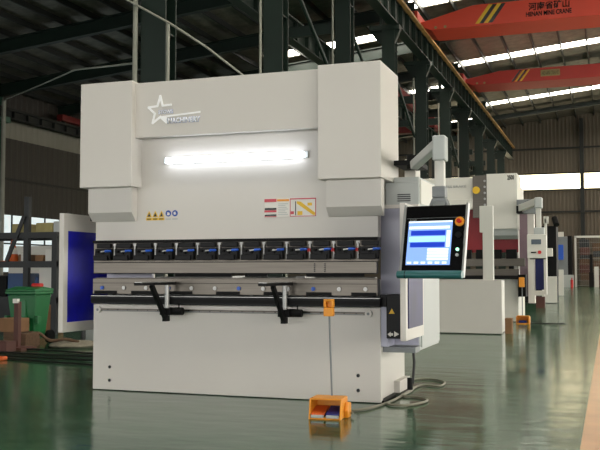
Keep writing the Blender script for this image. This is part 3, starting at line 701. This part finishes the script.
# fenced scrap area at the end of the hall
fn = thing('wire_fence', 'pale framed mesh fence across the aisle end', 'fence', (0, 69, 0))
mb = MB().box(-2.48,-2.34,69,69.1,0,3.75).box(-2.48,12,69,69.1,3.65,3.8)
for xx in (1.5,5.,8.5): mb.box(xx-.05,xx+.05,69,69.1,0,3.7)
mb.build('frame', 'cream', fn)
mb = MB()
for q in range(90): mb.box(-2.3+q*.15,-2.295+q*.15,69.04,69.05,0,3.65)
for q in range(9): mb.box(-2.3,12,69.04,69.05,.4*q+.1,.4*q+.11)
mb.build('mesh', 'lgrey', fn)
names = ['rusty','brown wooden','taupe','dark steel','brown sacking','reddish','tan','dusty grey']
mm = ['brown','wood','clad','rack','cladl','brown','wood','cloth']
for col in range(7):
    z0 = 0
    for lv in range(7):
        xx = -1.8+col*.95+random.uniform(-.06,.06); m = random.choice(range(8)); hh = random.choice((.3,.45,.6))
        tag(MB().box(xx-.36, xx+.36, 71.0, 72.4, z0, z0+hh).build('storage_bundle', mm[m], bevel=.04),
            'stacked %s bundle in the fenced store, %s layer from floor, %s from the left' % (names[m], ords[lv], ords[col]), 'bundle', 'bundles stacked behind the fence')
        z0 += hh
tag(MB().box(-1.45,-1.15,68.0,68.3,0,1.1).box(-1.4,-1.2,68.05,68.25,1.1,2.4).build('dark_stand', 'blackm', bevel=.03), 'tall dark stand in front of the fence, left one', 'stand')
tag(MB().box(.0,.3,68.2,68.5,0,2.3).build('dark_stand', 'rack', bevel=.03), 'dark upright stand in front of the fence, right one', 'stand')
for xx, lab in ((-.95,'left'),(-.35,'right')):
    tag(MB().box(xx-.16,xx+.16,68.6,68.8,0,1.5).build('pale_board', 'cream', bevel=.01), 'narrow pale board leaning at the far fence, %s one' % lab, 'board')

# ================================================================== LEFT BACKGROUND
rk = thing('storage_rack', 'dark steel storage rack loaded with boxes at the left edge', 'rack', (-10, 13.2, 0))
def post(x, y, z): MB().box(x-.05, x+.05, y-.04, y+.04, 0, z).build('post', 'rack', rk)
for x, z in ((-9.58,2.38),(-9.0,1.68),(-11.4,2.38)): post(x, 13.0, z)
for x in (-9.0,-11.4): post(x, 13.9, 1.7)
for z in (1.70, 1.20, .58):
    MB().box(-11.4,-8.95,12.95,13.03,z-.045,z+.06).box(-11.4,-8.95,13.87,13.95,z-.045,z+.06).build('beam', 'rack', rk)
    MB().box(-11.38,-8.97,13.03,13.87,z+.03,z+.05).build('shelf', 'rack', rk)
MB().bar((-9.95,12.93,1.26),(-9.6,12.93,2.04),.03,.07).build('brace', 'rack', rk)
def rest(name, m, label, cat, *a, group=None, bevel=.01):
    return tag(MB().box(*a).build(name, m, bevel=bevel), label, cat, group)
rest('carton','cardy','yellowish carton on top rack shelf, left of the rack post','box',-9.98,-9.68,13.1,13.5,1.75,1.92,group='cartons on the rack')
rest('carton','cardy','yellowish carton on top rack shelf, right of the rack post','box',-9.48,-9.14,13.1,13.5,1.75,1.93,group='cartons on the rack')
rest('carton','lgrey','pale grey carton at the right end of the top rack shelf','box',-9.12,-8.99,13.1,13.4,1.75,1.95,group='cartons on the rack')
def cone(x, y, z, s=1.):
    t = thing('traffic_cone', 'orange and white traffic cone standing on the rack shelf', 'traffic cone', (x,y,z))
    MB().box(x-.13*s,x+.13*s,y-.13*s,y+.13*s,z,z+.02).build('base','orangered',t)
    MB().cyl((x,y,z+.02),(x,y,z+.34*s),.10*s,20,.02*s).build('body','orangered',t,smooth=True)
    MB().cyl((x,y,z+.12*s),(x,y,z+.22*s),.08*s,20,.056*s).build('white_band','labelw',t,smooth=True)
cone(-9.99, 13.15, 1.25, 1.15)
rest('carton','card','brown carton beside the traffic cone','box',-9.84,-9.68,13.1,13.4,1.25,1.38,group='cartons on the rack')
rest('tin','cream','white tin can on the middle rack shelf left of post','can',-9.76,-9.62,13.06,13.1,1.25,1.42,bevel=.02)
rest('carton','card','brown carton right of the rack post on the middle shelf','box',-9.49,-9.32,13.1,13.4,1.25,1.37,group='cartons on the rack')
rest('carton','labelw','white carton on the middle shelf right end','box',-9.28,-9.10,13.1,13.4,1.25,1.47,group='cartons on the rack')
rest('tool_case','bluebox','blue tool case on the lower rack shelf','case',-10.05,-9.68,13.1,13.5,.64,1.05)
rest('tool_case','blackm','black tool case on the lower rack shelf beside the blue one','case',-10.5,-10.08,13.1,13.5,.64,1.0)
rest('sack','bluebox','dark blue bundle right of the rack post','bundle',-9.5,-9.42,13.1,13.4,.64,1.0,bevel=.05)
rest('carton','labelw','white carton on the lower rack shelf','box',-9.40,-9.12,13.1,13.4,.64,1.13,group='cartons on the rack')
rest('carton','card','brown carton under the rack shelf behind the green bin','box',-9.4,-9.05,12.95,13.35,0,.5,group='cartons on the rack')
# a dark industrial machine and pallets behind the rack
rest('workbench','rack','dark workbench behind the storage rack','bench',-14.5,-10.,16.5,17.5,0,1.0)
rest('parts_cabinet','cream','pale cabinet behind the rack below the windows','cabinet',-13.8,-12.4,18,18.8,0,1.7)
rest('parts_cabinet','card','brown crate stack behind the rack','crate',-12.2,-11.,18,18.8,0,1.45)
# wheelie bin
wbn = thing('wheelie_bin', 'large green plastic wheeled waste bin beside the rack', 'waste bin', (-8.25, 11.5, 0))
def frus(mb, x0,x1,y0,y1,z0,z1,ex,ey):
    return mb.hull8([(x0+ex,y0+ey,z0),(x1-ex,y0+ey,z0),(x1-ex,y1-ey,z0),(x0+ex,y1-ey,z0),(x0,y0,z1),(x1,y0,z1),(x1,y1,z1),(x0,y1,z1)])
bx0, bx1, by0, by1 = -8.52, -8.02, 11.1, 11.5
bb = frus(MB(), bx0, bx1, by0, by1, .08, .74, .06, .06).build('body', 'bin', wbn, bevel=.02)
MB().box(bx0+.17,bx1-.17,by0-.005,by0+.05,.38,.66).build('front_panel', 'bin', wbn, bevel=.01)
MB().box(bx0-.02,bx1+.02,by0-.03,by1+.02,.74,.78).build('rim', 'bin', wbn, bevel=.01)
MB().prism([(by0-.03,.78),(by1+.04,.78),(by1+.04,.82),((by0+by1)/2,.85),(by0-.03,.81)], bx0-.01, bx1+.01, 'x').build('lid', 'bin', wbn, bevel=.01)
for s in (bx0+.1, bx1-.22): MB().box(s,s+.1,by0-.015,by0+.06,.10,.30).build('rib', 'bin', wbn, bevel=.01)
for s in (bx0-.04, bx1-.01): MB().cyl((s,by1-.05,.1),(s+.05,by1-.05,.1),.1,20).build('wheel', 'blackm', wbn)
for s in (bx0-.05,bx1): MB().box(s,s+.05,by0+.0,by0+.08,.30,.42).build('side_handle','bin',wbn,bevel=.01)
tag(MB().box(-8.25,-8.10,11.3,11.42,.845,.90).build('work_glove', 'redp', bevel=.02), 'small red item lying on the green bin lid', 'item')
# brown stand in front of bin
bs = thing('marker_post', 'rust brown post on a square foot in front of the green bin', 'post', (-7.75, 10.35, 0))
MB().box(-7.79,-7.72,10.3,10.37,.04,.66).build('post', 'brown', bs); MB().box(-7.95,-7.55,10.15,10.5,0,.04).build('foot', 'brown', bs)
MB().box(-7.79,-7.72,10.27,10.33,.64,.70).build('cap', 'labelw', bs)
for q, (xx, yy, zz, sx, m, lab) in enumerate(((-8.1,10.9,0,.42,'wood','rough wooden crate left of the brown post'),(-7.90,10.72,0,.22,'wood','rough wooden crate right of the brown post'),(-8.25,10.9,.2,.34,'card','open carton on the left wooden crate'))):
    rest('wooden_crate', m, lab, 'crate', xx-sx/2, xx+sx/2, yy-.15, yy+.15, zz, zz+.2)
rest('wooden_crate','brown','low reddish crate in front of the brown post, at the left edge','crate',-8.0,-7.6,9.9,10.12,0,.14)
for xx, yy, s, m, lab in ((-7.35,11.9,.5,'lgrey','long pale grey crate lying right of the green bin'),(-6.8,12.2,.4,'wood','brown wooden crate partly hidden by the left side guard'),(-7.72,12.4,.2,'brown','dark brown crate just right of the green bin')):
    rest('pallet_box', m, lab, 'crate', xx-s/2, xx+s/2, yy-.2, yy+.2, 0, .24 if m != 'brown' else .5)
mb = MB().sphere((-7.25,11.0,.03),.38,.16); 
tag(mb.build('sack_pile', 'cloth', smooth=True, loc=(-7.25,11.0,0)), 'flattened grey brown sack lying on the floor left of the press brake', 'sack')
tag(MB().tube(smooth_path([(-7.65,10.7,.2),(-7.5,10.75,.1),(-7.3,10.8,.12),(-7.1,10.85,.08)]),.022,8).build('cloth_strap','wood',smooth=True),'pale strap trailing from the crate to the grey sack','strap')
lp_ = thing('leaning_stand', 'thin dark post standing in the grey sack', 'post', (-7.42,11.4,0))
MB().cyl((-7.42,11.45,.0),(-7.42,11.45,.62),.035,12).build('post','rack',lp_)
for q in range(4):
    y0 = 9.1+q*.36
    pts = [(-9.6,y0+.3,.015),(-8.6,y0+.12*math.sin(q),.015),(-7.4,y0+.1*math.cos(q*2),.015),(-6.4,y0-.15,.015),(-5.3-.2*q,y0-.35+.1*q,.015)]
    tag(MB().tube(smooth_path(pts),.014,6).build('floor_cable','cablek',smooth=True),'black cable lying on the floor left of the press brake, %s counted from the front' % ords[q],'cable','cables on the floor at left')
tag(MB().box(-7.08,-6.92,8.95,9.05,0,.05).build('cable_plug','orangered',bevel=.015),'small orange plug on the floor cables at the left edge','plug')

# ================================================================== WORLD, CAMERA
w = bpy.data.worlds.new('World'); bpy.context.scene.world = w; w.use_nodes = True
bgn = w.node_tree.nodes['Background']; bgn.inputs['Color'].default_value = (1,.985,.96,1); bgn.inputs['Strength'].default_value = 1.7
cam = bpy.data.cameras.new('camera'); co = bpy.data.objects.new('camera', cam); C.objects.link(co)
cam.sensor_width = 36; cam.lens = 886/600*36; cam.clip_end = 300
co.location = (0,0,1.06); co.rotation_euler = (math.radians(90+3.08), 0, math.radians(19.27))
S = bpy.context.scene; S.camera = co
S.view_settings.view_transform = 'Standard'; S.view_settings.look = 'None'; S.view_settings.gamma = 1; S.view_settings.exposure = 1.1
